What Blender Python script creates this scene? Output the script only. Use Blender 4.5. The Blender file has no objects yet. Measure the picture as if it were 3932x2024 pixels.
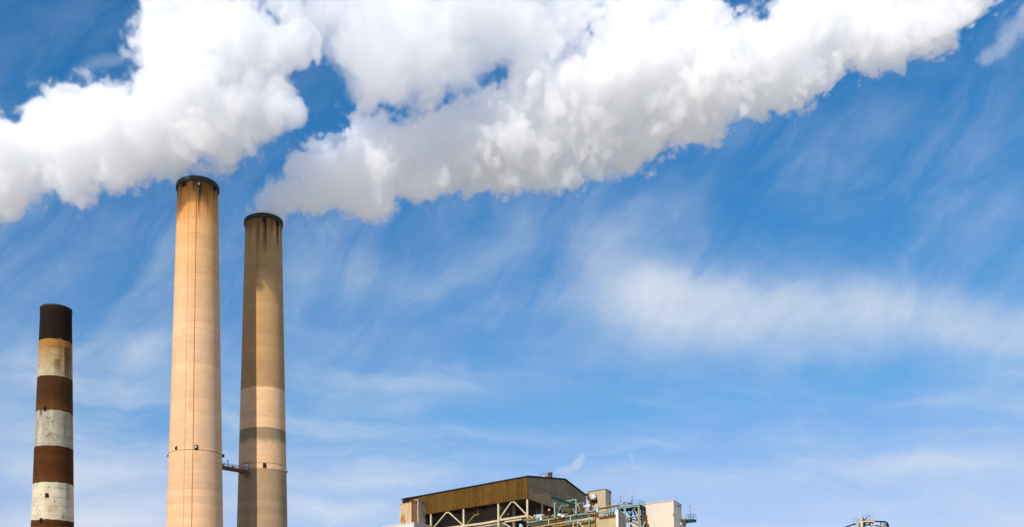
import bpy, bmesh, math, random
import numpy as np
from mathutils import Vector, Matrix
random.seed(7)
R = math.radians
S = bpy.context.scene
COL = S.collection

# ------------------------------------------------------------------ camera
F, CX, CY, PITCH = 3100.0, 1300.0, 2248.0, 0.0467      # measured on the 3932 x 2024 photograph
CAMZ = 3.0
cd = bpy.data.cameras.new('camera'); cam = bpy.data.objects.new('camera', cd); COL.objects.link(cam)
cam.location = (0, 0, CAMZ); cam.rotation_euler = (math.pi/2 + PITCH, 0, 0)
cd.sensor_width = 36; cd.lens = F/3932*36
cd.shift_x = (1966-CX)/3932; cd.shift_y = (CY-1012)/3932
cd.clip_start = 0.5; cd.clip_end = 20000
S.camera = cam

# ------------------------------------------------------------------ sun, sky, exposure
SUN_AZ = (-0.508, -0.861)          # horizontal direction towards the sun
SUN_EL = R(36)
sdir = Vector((SUN_AZ[0]*math.cos(SUN_EL), SUN_AZ[1]*math.cos(SUN_EL), math.sin(SUN_EL))).normalized()
sl = bpy.data.lights.new('sun', 'SUN'); sl.energy = 4.35; sl.angle = R(0.5); sl.color = (1.0, 0.93, 0.80)
so = bpy.data.objects.new('sun', sl); COL.objects.link(so)
so.rotation_euler = sdir.to_track_quat('Z', 'Y').to_euler(); so.location = (-200, -250, 300)

S.view_settings.view_transform = 'Standard'; S.view_settings.look = 'None'
S.view_settings.exposure = 0.14; S.view_settings.gamma = 1.0
S.render.engine = 'CYCLES'
cy = S.cycles
cy.max_bounces = 26; cy.volume_bounces = 24; cy.diffuse_bounces = 3; cy.glossy_bounces = 2
cy.transparent_max_bounces = 32; cy.use_denoising = True
cy.caustics_reflective = False; cy.caustics_refractive = False
cy.sample_clamp_indirect = 10

class NT:
    """small helper for writing node trees"""
    def __init__(s, tree): s.t = tree
    def n(s, kind, **kw):
        o = s.t.nodes.new(kind)
        for k, v in kw.items(): setattr(o, k, v)
        return o
    def put(s, sock, v):
        if v is None: return
        if isinstance(v, bpy.types.NodeSocket): s.t.links.new(v, sock)
        elif hasattr(sock, 'default_value'):
            if isinstance(v, (tuple, list)) and len(v) == 3 and len(sock.default_value) == 4: v = (*v, 1)
            sock.default_value = v
    def m(s, op, a, b=None, c=None, clamp=False):
        o = s.n('ShaderNodeMath', operation=op, use_clamp=clamp)
        for i, v in enumerate((a, b, c)): s.put(o.inputs[i], v)
        return o.outputs[0]
    def v(s, op, a, b=None, sc=None):
        o = s.n('ShaderNodeVectorMath', operation=op)
        s.put(o.inputs[0], a); s.put(o.inputs[1], b)
        if sc is not None: s.put(o.inputs['Scale'], sc)
        return o.outputs['Value'] if op in ('LENGTH', 'DOT_PRODUCT', 'DISTANCE') else o.outputs[0]
    def xyz(s, x, y, z):
        o = s.n('ShaderNodeCombineXYZ')
        for i, q in enumerate((x, y, z)): s.put(o.inputs[i], q)
        return o.outputs[0]
    def sep(s, v):
        o = s.n('ShaderNodeSeparateXYZ'); s.put(o.inputs[0], v); return o.outputs
    def noise(s, vec, scale=1, detail=2, rough=.5, dist=0, col=False):
        o = s.n('ShaderNodeTexNoise'); s.put(o.inputs['Vector'], vec)
        s.put(o.inputs['Scale'], scale); s.put(o.inputs['Detail'], detail); s.put(o.inputs['Roughness'], rough)
        s.put(o.inputs['Distortion'], dist)
        return o.outputs['Color' if col else 0]
    def rng(s, x, a, b, c=0., d=1., smooth=True):
        o = s.n('ShaderNodeMapRange'); o.interpolation_type = 'SMOOTHSTEP' if smooth else 'LINEAR'
        for i, q in enumerate((x, a, b, c, d)): s.put(o.inputs[i], q)
        return o.outputs[0]
    def mix(s, f, a, b, mode='MIX'):
        o = s.n('ShaderNodeMix', data_type='RGBA', blend_type=mode)
        s.put(o.inputs[0], f); s.put(o.inputs[6], a); s.put(o.inputs[7], b)
        return o.outputs[2]

def uv_of(px, py):                # photograph pixel -> (x/y, z/y) of its ray, measured from the camera
    a = (px-CX)/F; b = (CY-py)/F; c, s = math.cos(PITCH), math.sin(PITCH)
    d = c - b*s
    return a/d, (b*c + s)/d
def P(px, py, Y):                 # point of the ray through a pixel at the distance Y
    u, v = uv_of(px, py); return Vector((u*Y, Y, v*Y + CAMZ))

# ---- sky: the Sky Texture with thin cirrus laid over it by direction
W = bpy.data.worlds.new('World'); S.world = W; W.use_nodes = True
t = NT(W.node_tree); W.node_tree.nodes.clear()
sky = t.n('ShaderNodeTexSky', sky_type='NISHITA'); sky.sun_disc = False
sky.sun_elevation = SUN_EL; sky.sun_rotation = math.atan2(SUN_AZ[0], SUN_AZ[1])
sky.altitude = 0; sky.air_density = 1.0; sky.dust_density = 0.3; sky.ozone_density = 3.0
hs = t.n('ShaderNodeHueSaturation'); t.put(hs.inputs['Saturation'], 1.60); t.put(hs.inputs['Hue'], .498); t.put(hs.inputs['Value'], 1.0); t.put(hs.inputs['Color'], sky.outputs[0])
gm = t.n('ShaderNodeGamma'); gm.inputs[1].default_value = .70; t.put(gm.inputs[0], hs.outputs[0]); base = t.mix(1.0, gm.outputs[0], (1.15, .95, 1.27), 'MULTIPLY')   # camera white balance
dirn = t.n('ShaderNodeTexCoord').outputs['Generated']
dx, dy, dz = t.sep(dirn)
den = t.m('MAXIMUM', dy, 0.08)
u = t.m('DIVIDE', dx, den); vv = t.m('DIVIDE', t.m('MAXIMUM', dz, 0.0), den)
w1 = t.noise(t.xyz(u, vv, 3.1), 4, 5, .55, col=True)
wv = t.v('SCALE', t.v('SUBTRACT', w1, (.5, .5, .5)), sc=.075)
w2 = t.v('SCALE', t.v('SUBTRACT', t.noise(t.xyz(u, vv, 9.4), 16, 5, .6, col=True), (.5, .5, .5)), sc=.035)
wx, wy, wz = t.sep(t.v('ADD', wv, w2))
U = t.m('ADD', u, wx); V = t.m('ADD', vv, t.m('MULTIPLY', wy, .8))
def soft(cx_, cy_, rx, ry, rot=0.0, p=1.0, inner=0.0):
    """soft patch centred at a sky direction"""
    a = t.m('SUBTRACT', U, cx_); b = t.m('SUBTRACT', V, cy_)
    c, s = math.cos(rot), math.sin(rot)
    a2 = t.m('DIVIDE', t.m('ADD', t.m('MULTIPLY', a, c), t.m('MULTIPLY', b, s)), rx)
    b2 = t.m('DIVIDE', t.m('SUBTRACT', t.m('MULTIPLY', b, c), t.m('MULTIPLY', a, s)), ry)
    l = t.m('SQRT', t.m('ADD', t.m('MULTIPLY', a2, a2), t.m('MULTIPLY', b2, b2)))
    return t.rng(l, 1.0, inner, 0.0, p)
def px_soft(px, py, rx, ry, rot=0, p=1.0, inner=0.0):
    a, b = uv_of(px*1.5264, py*1.5264); k = 1.5264/F
    return soft(a, b, rx*k, ry*k, rot, p, inner)
# fibres: steep ones high up, level ones low down, each broken up by a patchy noise
fine = t.noise(t.xyz(t.m('MULTIPLY', t.m('ADD', U, t.m('MULTIPLY', V, -.75)), 9), t.m('MULTIPLY', t.m('ADD', V, t.m('MULTIPLY', U, .4)), 3.4), 1.7), 1, 8, .62, .5)
flat = t.noise(t.xyz(t.m('MULTIPLY', U, 3.2), t.m('MULTIPLY', t.m('ADD', V, t.m('MULTIPLY', U, .06)), 19), 8.2), 1, 8, .60, .6)
big = t.noise(t.xyz(t.m('MULTIPLY', U, 3.4), t.m('MULTIPLY', V, 6.5), 5.4), 1, 5, .6)
hi = t.rng(V, .25, .42)
fib = t.m('ADD', t.m('MULTIPLY', fine, hi), t.m('MULTIPLY', flat, t.m('SUBTRACT', 1.0, hi)))
veil = t.m('MULTIPLY', t.rng(fib, .26, .82), t.rng(big, .20, .75))
amt = t.rng(V, .74, .26, .20, .76)                      # thinner overhead
amt = t.m('MULTIPLY', amt, t.rng(U, .85, .35, .92, 1.0))
veil = t.m('MULTIPLY', veil, amt)
acc = t.m('SUBTRACT', 1.0, t.m('MULTIPLY', t.m('SUBTRACT', 1.0, veil), t.rng(V, .06, .70, .74, .98)))
for a in (  # px, py (of 2576), rx, ry, rot, strength
        (1720, 785, 440, 170, -.10, .60, .1), (1740, 790, 310, 120, -.15, .62, .2), (2150, 790, 560, 160, .02, .50, .05), (2120, 775, 360, 95, .05, .50, .1), (1580, 720, 230, 170, -.6, .30, 0),
        (2520, 840, 420, 160, -.2, .45, 0), (1750, 880, 620, 90, 0, .22, 0), (2300, 1165, 360, 60, .04, .34, 0),
        (1750, 1200, 420, 60, .03, .28, 0), (900, 1190, 360, 65, .03, .48, 0), (820, 1280, 330, 60, 0, .62, 0),
        (250, 1290, 460, 80, .02, .72, 0), (230, 1180, 330, 55, .02, .42, 0), (330, 900, 150, 130, .5, .34, 0),
        (60, 930, 220, 100, 0, .28, 0), (200, 990, 340, 38, -.06, .30, 0), (1100, 950, 520, 50, -.05, .2, 0),
        (1250, 620, 330, 110, .4, .18, 0), (880, 700, 280, 110, -.2, .22, 0), (270, 150, 140, 34, .25, .30, 0), (1200, 1080, 500, 40, -.02, .18, 0)):
    b = px_soft(*a)
    b = t.m('MULTIPLY', b, t.rng(t.m('ADD', t.m('MULTIPLY', fib, .6), t.m('MULTIPLY', big, .4)), .30, .64, .46, 1.08))
    acc = t.m('SUBTRACT', 1.0, t.m('MULTIPLY', t.m('SUBTRACT', 1.0, acc), t.m('SUBTRACT', 1.0, b)))
CLOUD = (4.3, 4.65, 5.2)
skyc = t.mix(t.m('MINIMUM', acc, .92), base, CLOUD)
bg = t.n('ShaderNodeBackground'); t.put(bg.inputs[0], skyc); bg.inputs[1].default_value = 0.15
t.put(t.n('ShaderNodeOutputWorld').inputs[0], bg.outputs[0])

# ------------------------------------------------------------------ object helpers
def tag(o, label=None, cat=None, group=None, kind=None):
    if label: o['label'] = label
    if cat: o['category'] = cat
    if group: o['group'] = group
    if kind: o['kind'] = kind
    return o
def thing(name, label, cat, loc=(0, 0, 0), group=None):
    o = bpy.data.objects.new(name, None); COL.objects.link(o); o.location = loc
    o.empty_display_size = 1
    return tag(o, label, cat, group)
def link(name, me, mat, parent=None, label=None):
    o = bpy.data.objects.new(name, me); COL.objects.link(o)
    if mat is not None: me.materials.append(mat)
    if parent is not None:
        o.parent = parent
        if parent.parent is not None: o.matrix_parent_inverse = Matrix()
        off = Vector(parent.location)
        if parent.parent is not None: off = off + Vector(parent.parent.location)
        me.transform(Matrix.Translation(-off))
    if label: o['label'] = label
    return o
class MB:
    """collects boxes, beams and tubes (in world coordinates) into one mesh"""
    def __init__(s): s.v = []; s.f = []; s.smooth = []
    def add(s, vs, fs, sm=False):
        k = len(s.v); s.v += [tuple(v) for v in vs]
        for f in fs: s.f.append(tuple(i+k for i in f)); s.smooth.append(sm)
        return s
    def hexa(s, b, t_):   # two quads, bottom and top
        return s.add(list(b)+list(t_), [(3, 2, 1, 0), (4, 5, 6, 7), (0, 1, 5, 4), (1, 2, 6, 5), (2, 3, 7, 6), (3, 0, 4, 7)])
    def prism(s, poly, z0, z1):
        n = len(poly)
        vs = [(p[0], p[1], z0) for p in poly]+[(p[0], p[1], z1) for p in poly]
        fs = [tuple(range(n-1, -1, -1)), tuple(range(n, 2*n))]+[(i, (i+1) % n, n+(i+1) % n, n+i) for i in range(n)]
        return s.add(vs, fs)
    def beam(s, a, b, w, h=None, up=Vector((0, 0, 1))):
        a = Vector(a); b = Vector(b); h = h or w; d = (b-a).normalized()
        if abs(d.dot(up)) > .95: up = Vector((.6, .8, 0))
        x = d.cross(up).normalized()*w/2; y = d.cross(x).normalized()*h/2
        q = lambda p: [p-x-y, p+x-y, p+x+y, p-x+y]
        return s.hexa(q(a), q(b))
    def ibeam(s, a, b, w, h):
        a = Vector(a); b = Vector(b); d = (b-a).normalized(); up = Vector((0, 0, 1))
        if abs(d.dot(up)) > .95: up = Vector((.6, .8, 0))
        x = d.cross(up).normalized(); y = x.cross(d).normalized()
        s.beam(a+y*h*.42, b+y*h*.42, w, h*.16, up); s.beam(a-y*h*.42, b-y*h*.42, w, h*.16, up)
        return s.beam(a, b, w*.22, h*.66, up)
    def tube(s, pts, r, n=8, cap=True):
        pts = [Vector(p) for p in pts]; rs = r if isinstance(r, (list, tuple)) else [r]*len(pts)
        rings = []
        for i, p in enumerate(pts):
            d = (pts[min(i+1, len(pts)-1)]-pts[max(i-1, 0)]).normalized()
            up = Vector((0, 0, 1)) if abs(d.z) < .95 else Vector((.6, .8, 0))
            x = d.cross(up).normalized(); y = x.cross(d)
            rings.append([p+(x*math.cos(2*math.pi*k/n)+y*math.sin(2*math.pi*k/n))*rs[i] for k in range(n)])
        vs = [v for q in rings for v in q]; fs = []
        for i in range(len(rings)-1):
            for k in range(n):
                fs.append((i*n+k, i*n+(k+1) % n, (i+1)*n+(k+1) % n, (i+1)*n+k))
        s.add(vs, fs, True)
        if cap: k = len(s.v)-len(vs); s.f += [tuple(k+i for i in range(n))[::-1], tuple(k+len(vs)-n+i for i in range(n))]; s.smooth += [False, False]
        return s
    def lathe(s, c, prof, n=96, sm=True, closed=False):
        vs = []; fs = []
        for r, z in prof:
            vs += [(c[0]+r*math.cos(2*math.pi*k/n), c[1]+r*math.sin(2*math.pi*k/n), z) for k in range(n)]
        m = len(prof)
        for i in range(m if closed else m-1):
            j = (i+1) % m
            for k in range(n): fs.append((i*n+k, i*n+(k+1) % n, j*n+(k+1) % n, j*n+k))
        return s.add(vs, fs, sm)
    def build(s, name, mat, parent=None, label=None):
        me = bpy.data.meshes.new(name); me.from_pydata(s.v, [], s.f); me.update()
        for p, q in zip(me.polygons, s.smooth): p.use_smooth = q
        bm = bmesh.new(); bm.from_mesh(me); bmesh.ops.recalc_face_normals(bm, faces=bm.faces); bm.to_mesh(me); bm.free()
        return link(name, me, mat, parent, label)

def hexlin(h):
    c = [int(h[i:i+2], 16)/255 for i in (0, 2, 4)]
    return tuple(x/12.92 if x <= .04045 else ((x+.055)/1.055)**2.4 for x in c)
def mat_base(name, rough=.85, metallic=0.0):
    m = bpy.data.materials.new(name); m.use_nodes = True
    b = m.node_tree.nodes['Principled BSDF']; b.inputs['Roughness'].default_value = rough
    b.inputs['Metallic'].default_value = metallic; b.inputs['Specular IOR Level'].default_value = .12
    return m, NT(m.node_tree), b
def painted(name, col, rust=.25, rustcol=(.16, .07, .025), rough=.7, scale=.5, streak=True, var=.18):
    """weathered painted metal or concrete: tone variation, vertical dirt streaks, rust patches"""
    m, t, b = mat_base(name, rough)
    pos = t.n('ShaderNodeNewGeometry').outputs['Position']
    x, y, z = t.sep(pos)
    n1 = t.noise(pos, scale, 5, .6)
    st = t.noise(t.xyz(t.m('MULTIPLY', x, 2.2), t.m('MULTIPLY', y, 2.2), t.m('MULTIPLY', z, .09)), 1, 4, .6)
    c = t.mix(t.rng(n1, .3, .7), tuple(k*(1-var) for k in col), tuple(min(1, k*(1+var*.6)) for k in col))
    if streak: c = t.mix(t.m('MULTIPLY', t.rng(st, .48, .72), .45), c, tuple(k*.62 for k in col))
    r = t.m('MULTIPLY', t.rng(t.m('ADD', t.m('MULTIPLY', n1, .5), t.m('MULTIPLY', st, .5)), .62-.25*rust, .74-.2*rust), min(1, rust*2.2))
    c = t.mix(r, c, rustcol)
    t.put(b.inputs['Base Color'], c)
    bp = t.n('ShaderNodeBump'); bp.inputs['Strength'].default_value = .15; bp.inputs['Distance'].default_value = .05
    t.put(bp.inputs['Height'], t.noise(pos, 6, 4, .6)); t.put(b.inputs['Normal'], bp.outputs[0])
    return m
# ------------------------------------------------------------------ ground
m, t, b = mat_base('pale_bounce_ground', .95)
pos = t.n('ShaderNodeNewGeometry').outputs['Position']
t.put(b.inputs['Base Color'], t.mix(t.rng(t.noise(pos, .05, 8, .6), .35, .65), (.42, .38, .31), (.55, .50, .42)))  # ground out of view, kept pale to bounce light up under the plumes
tag(MB().add([(-6000, -6000, 0), (6000, -6000, 0), (6000, 6000, 0), (-6000, 6000, 0)], [(0, 1, 2, 3)]).build('ground', m), kind='structure')
# ------------------------------------------------------------------ chimneys
def band_z(py, Y, r): return P(1000, py, Y-r).z
class Chim: pass
def chimney(pxt, Y, r0, r1, z1, ztop, label):
    """r0 radius at the top, r1 at height z1; plan position from a pixel column"""
    c = Chim(); c.Y = Y; c.X = uv_of(pxt, 1000)[0]*Y
    k = (r1-r0)/(ztop-z1)
    c.r = lambda z: r0+(ztop-z)*k
    c.top = ztop; c.c = Vector((c.X, Y, 0))
    c.root = thing('chimney', label, 'chimney', (c.X, Y, 0))
    prof = [(c.r(z), z) for z in np.linspace(0, ztop, 60)]
    c.shaft = MB().lathe((c.X, Y), prof + [(r0-.5, ztop), (r0-.8, ztop-12)], 128).build('shaft', None, c.root)
    return c
def hit(c, px, py, out=0.0):
    """point on the near side of a chimney seen at a pixel, and its outward normal"""
    u, v = uv_of(px, py); z = 80.
    for _ in range(12):
        r = c.r(z)+out
        A = u*u+1; B = -2*(u*c.X+c.Y); C = c.X**2+c.Y**2-r*r
        D = max(0, B*B-4*A*C); yy = (-B-math.sqrt(D))/(2*A); z = v*yy+CAMZ
    p = Vector((u*yy, yy, z)); n = Vector((p.x-c.X, p.y-c.Y, 0)).normalized()
    return p, n
def shaft(name, cols, streaks, c0, runs=(), line=2.3, jag=.25, blotch=.3, joint=1.0, flake=0.):
    """cols: [(z from, colour)] rising"""
    ztop = c0.top; m, t, b = mat_base(name, .9)
    pos = t.n('ShaderNodeNewGeometry').outputs['Position']; x, y, z = t.sep(pos)
    n1 = t.noise(pos, .35, 6, .62); n2 = t.noise(pos, .08, 4, .55)
    zz = t.m('ADD', z, t.m('MULTIPLY', t.m('SUBTRACT', n1, .5), jag))
    c = cols[0][1]
    for z0, col, wob in cols[1:]:
        zw = t.m('ADD', z, t.m('MULTIPLY', t.m('SUBTRACT', n1, .5), wob))
        wd = max(.12, (wob-1.2)*1.1); c = t.mix(t.rng(zw, z0-wd, z0+wd), c, col)
    # pours of concrete: each lift has a tone of its own and a dark joint
    k = t.m('FLOOR', t.m('DIVIDE', z, line)); wn = t.n('ShaderNodeTexWhiteNoise'); wn.noise_dimensions = '1D'; t.put(wn.inputs['W'], k)
    c = t.mix(1.0, c, t.mix(wn.outputs[0], (.90, .90, .90), (1.04, 1.04, 1.04)), 'MULTIPLY')
    fr = t.m('FRACT', t.m('DIVIDE', z, line)); jn = t.m('MULTIPLY', t.m('MULTIPLY', t.rng(fr, .09, 0.0), joint), t.rng(n2, .35, .65, .08, .5), clamp=True)
    c = t.mix(jn, c, t.mix(1.0, c, (.55, .5, .42), 'MULTIPLY'))
    c = t.mix(t.m('MULTIPLY', t.rng(n1, .45, .75), blotch), c, t.mix(1.0, c, (.72, .66, .55), 'MULTIPLY'))
    pat = t.noise(t.xyz(t.m('MULTIPLY', x, .12), t.m('MULTIPLY', y, .12), t.m('MULTIPLY', z, .05)), 1, 6, .65); c = t.mix(t.m('MULTIPLY', t.rng(pat, .42, .68), .30), c, t.mix(1.0, c, (.80, .68, .52), 'MULTIPLY'))
    fine = t.noise(t.xyz(t.m('MULTIPLY', x, 1.0), t.m('MULTIPLY', y, 1.0), t.m('MULTIPLY', z, 3.0)), 1.2, 5, .7)
    c = t.mix(t.m('MULTIPLY', t.rng(fine, .4, .8), .22), c, t.mix(1.0, c, (.66, .6, .5), 'MULTIPLY'))
    if flake: c = t.mix(t.m('MULTIPLY', t.rng(t.noise(t.xyz(x, y, t.m('MULTIPLY', z, .7)), .8, 8, .72), .56, .66), flake), c, (.095, .05, .022))
    # run-off streaks below the rim
    st = t.noise(t.xyz(t.m('MULTIPLY', x, .7), t.m('MULTIPLY', y, .7), t.m('MULTIPLY', z, .03)), 1, 5, .65)
    for (depth, lo_, hi_, scol, amt) in streaks:
        fall = t.rng(t.m('SUBTRACT', ztop, z), 0, depth, 1, 0)
        s_ = t.m('MULTIPLY', t.rng(t.m('ADD', st, t.m('MULTIPLY', fall, .34)), lo_, hi_), t.m('MULTIPLY', fall, amt))
        c = t.mix(t.m('MINIMUM', s_, 1.0), c, scol)
    # separate runs of rust, grime and painted-in shade: (pixel x, y of the start, half width, length, colour, strength)
    for (qx, qy, w, L, scol, amt) in runs:
        p, n = hit(c0, qx, qy); d = t.v('DISTANCE', t.xyz(x, y, 0), (p.x, p.y, 0))
        wob = t.m('MULTIPLY', t.m('SUBTRACT', st, .5), w*2.2)
        f = t.m('MULTIPLY', t.rng(t.m('ADD', d, wob), w, w*.35), t.m('MULTIPLY', t.rng(z, p.z-L, p.z-L*.25), t.rng(z, p.z+.2, p.z)))
        c = t.mix(t.m('MULTIPLY', f, amt), c, scol)
    t.put(b.inputs['Base Color'], c)
    me = c0.shaft.data; me.materials.clear(); me.materials.append(m)
    bp = t.n('ShaderNodeBump'); bp.inputs['Strength'].default_value = .25; bp.inputs['Distance'].default_value = .12
    t.put(bp.inputs['Height'], t.m('ADD', t.noise(pos, 1.5, 6, .65), t.m('MULTIPLY', jn, -.8))); t.put(b.inputs['Normal'], bp.outputs[0])
    return m
PEACH = (.75, .47, .262); RUST = (.13, .055, .015); SOOT = (.03, .022, .015)
M_rim = painted('sooty_concrete_rim', (.045, .042, .035), rust=.3, rustcol=(.10, .07, .03), scale=.8)
M_box = painted('dark_opening', (.02, .018, .014), rust=.1)
M_steel_dark = painted('dark_rusty_steel', (.07, .045, .03), rust=.5)
M_cable = painted('rusty_cable', (.17, .075, .03), rust=.4)
M_lamp = painted('pale_lamp_housing', (.7, .68, .62), rust=.05)

def rim(c, h=1.15, out=.5):
    z1 = c.top; r = c.r(z1)
    prof = [(r-.9, z1+.1), (r+out-.1, z1+.1), (r+out, z1), (r+out, z1-h), (r+out-.15, z1-h-.1), (r+.02, z1-h-.45), (r-.9, z1-h-.45)]
    MB().lathe((c.X, c.Y), prof, 128, closed=True, sm=False).build('rim', M_rim, c.root)
def opening(c, px, py, w, h, lamp=True, lampcol=None, name='light_box'):
    p, n = hit(c, px, py); tx = Vector((-n.y, n.x, 0)); up = Vector((0, 0, 1))
    e = MB()
    o = p+n*.05
    fr = .16
    # a shallow dark niche with a frame standing proud of the wall
    e.beam(o-up*h/2, o-up*h/2+tx*0, .01) if False else None
    for sgn in (-1, 1): e.beam(o+tx*sgn*w/2-up*h/2, o+tx*sgn*w/2+up*h/2, fr, .5, n)
    e.beam(o-tx*(w/2+fr/2)+up*(h/2+fr/2), o+tx*(w/2+fr/2)+up*(h/2+fr/2), fr, .5, n.cross(Vector((0,0,1))) if False else up)
    e.beam(o-tx*(w/2+fr/2)-up*(h/2+fr/2), o+tx*(w/2+fr/2)-up*(h/2+fr/2), .5, fr, up)
    a = p+n*.06
    e.add([a-tx*w/2-up*h/2, a+tx*w/2-up*h/2, a+tx*w/2+up*h/2, a-tx*w/2+up*h/2], [(0, 1, 2, 3)])
    ob = e.build(name, M_box, c.root)
    if lamp:
        q = p+n*.3-tx*.1*w+up*h*.12
        l = MB().lathe((0, 0), [(.02, -.3), (w*.26, -.28), (w*.30, .1), (w*.2, .34), (.02, .38)], 14)
        l.v = [(x+q.x, y+q.y, z+q.z) for x, y, z in l.v]
        l.build('lamp', M_lamp, c.root)

ZT = 150.0
cA = chimney(757, 266, 6.75, 9.25, P(755, 2024, 266).z, ZT, 'tall peach concrete chimney in full sun with a black rusty rim')
shaft('peach_concrete_rust_run', [(0, PEACH), (116, (.70, .40, .175), 13), (137, (.62, .29, .09), 9)],
      [(26, .54, .80, (.48, .20, .05), .7), (12, .60, .70, RUST, .8), (5, .52, .62, SOOT, .9)], cA,
      [(765, 716, .8, 13, (.12, .05, .012), .9), (770, 700, .9, 8, SOOT, .9), (708, 712, .45, 9, RUST, .9), (708, 712, .8, 18, (.55, .23, .05), .8), (822, 726, .45, 8, RUST, .9), (786, 690, 1.2, 12, (.16, .07, .02), .75),
       (797, 690, .5, 17, (.20, .09, .02), .8), (742, 690, .5, 5, SOOT, .6), (838, 706, .5, 10, (.3, .14, .04), .7), (690, 700, .5, 14, (.45, .2, .05), .7), (753, 1727, .5, 5.5, (.70, .34, .10), .8), (677, 1727, .3, 3, (.6, .36, .15), .6), (730, 690, 1.0, 9, (.5, .21, .06), .6)])
rim(cA)
cB = chimney(1011.5, 290, 6.7, 9.1, P(1010, 2024, 290).z, ZT, 'tan concrete chimney half in shade with a darker band, steam leaving its mouth')
zb = lambda py: P(1012, py, 290-8).z
GREY = (.31, .22, .12)
shaft('tan_grey_concrete', [(0, (.41, .28, .16)), (zb(1802), PEACH, 1.0), (zb(1690), GREY, 2.6), (zb(1640), PEACH, .5), (zb(1484), (.46, .285, .13), .4)],
      [(20, .58, .80, (.24, .13, .045), .6), (10, .62, .70, RUST, .7)], cB,
      [(991, 815, .55, 22, (.05, .022, .008), .95), (991, 815, .9, 30, (.2, .1, .03), .6), (1015, 850, .75, 14, (.10, .04, .012), .9), (1021, 850, .4, 20, (.035, .016, .008), .95), (1065, 856, .75, 13, (.03, .016, .008), .95), (1013, 815, .35, 5, RUST, .8),
       (1042, 815, .6, 12, (.16, .07, .02), .7), (1048, 815, .4, 10, RUST, .6), (958, 830, .6, 9, (.2, .11, .04), .6), (1078, 840, .6, 9, RUST, .7), (1012, 1797, .4, 5, (.45, .22, .05), .8), (948, 1815, .5, 8, (.3, .15, .05), .5)])
rim(cB)
YC = 245.0; zc = lambda py: P(200, py, YC-5.2).z
OR = (.66, .32, .065); WH = (.64, .58, .42); BRN = (.088, .030, .007); BLK = (.010, .006, .005)
ZC = P(220, 1166, YC-4.7).z
cC = chimney(219, YC, 4.65, 6.25, P(190, 2024, YC).z, ZC, 'shorter chimney banded brown and flaking white with a soot black top')
shaft('banded_flaking_paint', [(0, BRN), (zc(1996), WH, 1.1), (zc(1853), (.105, .042, .010), .8), (zc(1830), BRN, 2.0), (zc(1711), (.52, .48, .36), 1.0), (zc(1575), (.13, .055, .012), 1.3), (zc(1540), (.085, .034, .009), 3.),
            (zc(1440), (.78, .66, .42), 1.0), (zc(1400), (.70, .50, .24), 3.), (zc(1335), OR, 3.), (zc(1298), BLK, .5)],
      [(80, .54, .70, (.020, .011, .005), .5)], cC,
      [(232, 1300, .9, 15, (.26, .12, .03), .7), (258, 1335, 1.3, 17, (.09, .05, .015), .8), (270, 1300, .9, 60, (.06, .035, .016), .6), (222, 1380, 1.2, 6, (.12, .07, .02), .7), (190, 1300, .4, 7, (.3, .15, .03), .6), (158, 1570, .8, 3.5, (.06, .03, .01), .8),  # longest run: grime that also paints in the shaded right flank
       (250, 1590, .9, 10, (.2, .15, .08), .6), (262, 1860, .9, 9, (.3, .22, .12), .6), (200, 1940, 2.6, 4, (.42, .22, .12), .45), (140, 1320, .5, 8, (.40, .19, .04), .6)], line=2.7, blotch=1.0, joint=2.6, flake=.6)
MB().lathe((cC.X, cC.Y), [(4.2, ZC+.05), (4.78, ZC+.05), (4.8, ZC-.5), (4.3, ZC-.5)], 128, closed=True, sm=False).build('rim', M_rim, cC.root)
# openings and lamps
opening(cA, 764.5, 710, 1.1, 1.2); opening(cA, 707, 708, 1.0, 1.2, False); opening(cA, 822, 722, 1.0, 1.2, False)
opening(cA, 753, 1719, .95, 1.0); opening(cA, 677.5, 1721.5, .6, .6, False)
opening(cB, 1015, 846, 1.1, 1.2, False); opening(cB, 1064.5, 858, 1.1, 1.5, False)
opening(cB, 1015.5, 1788, .95, 1.1, False)
opening(cC, 180, 1903, .75, .75, False); opening(cC, 158, 2000, .6, 1.0, False); opening(cC, 173, 1570, .6, .9, False, name='ledge_box')
# side lamp boxes seen at the edge
def side_box(c, px, py, s=.8):
    p, n = hit(c, px, py); d = Vector((1, .17, 0)).normalized()*(1 if px > c.X/c.Y*F+CX else -1)
    q = Vector((c.X, c.Y, p.z))+d*(c.r(p.z)+s*.3)
    MB().beam(q-Vector((0, 0, s*.6)), q+Vector((0, 0, s*.6)), s, s).build('warning_light', M_steel_dark, c.root)
side_box(cA, 858, 1750, .8); side_box(cA, 651, 1745, .5); side_box(cB, 1104, 1810, .5)
# ring joint that runs round each pale shaft
for c, z in ((cA, P(745, 1728, 258).z), (cB, P(1012, 1801, 282).z), (cB, P(1012, 1778, 282).z)):
    r = c.r(z); MB().lathe((c.X, c.Y), [(r-.1, z+.14), (r+.05, z+.12), (r+.05, z-.12), (r-.1, z-.14)], 128, closed=True, sm=False).build('ring_joint', painted('ring_joint', (.36, .25, .13), rust=.2), c.root)
# lightning cables
def cable(c, pts, r=.09, mat=None):
    q = []
    for (x0, y0), (x1, y1) in zip(pts, pts[1:]):
        for k in range(12):
            f = k/12; p, n = hit(c, x0+(x1-x0)*f, y0+(y1-y0)*f, .12); q.append(p)
    p, n = hit(c, *pts[-1], .12); q.append(p); q.append(Vector((p.x, p.y, 0)))
    MB().tube(q, r, 6).build('lightning_cable', mat or M_cable, c.root)
cable(cA, [(754, 760), (750.5, 1000), (746, 1300), (742.5, 1600), (740, 1740), (735, 2030)], .045)
cable(cA, [(724, 760), (721, 1000), (716, 1300), (711, 1600), (703, 2030)], .03, painted('pale_cable', (.5, .33, .17), rust=.1))

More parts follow.
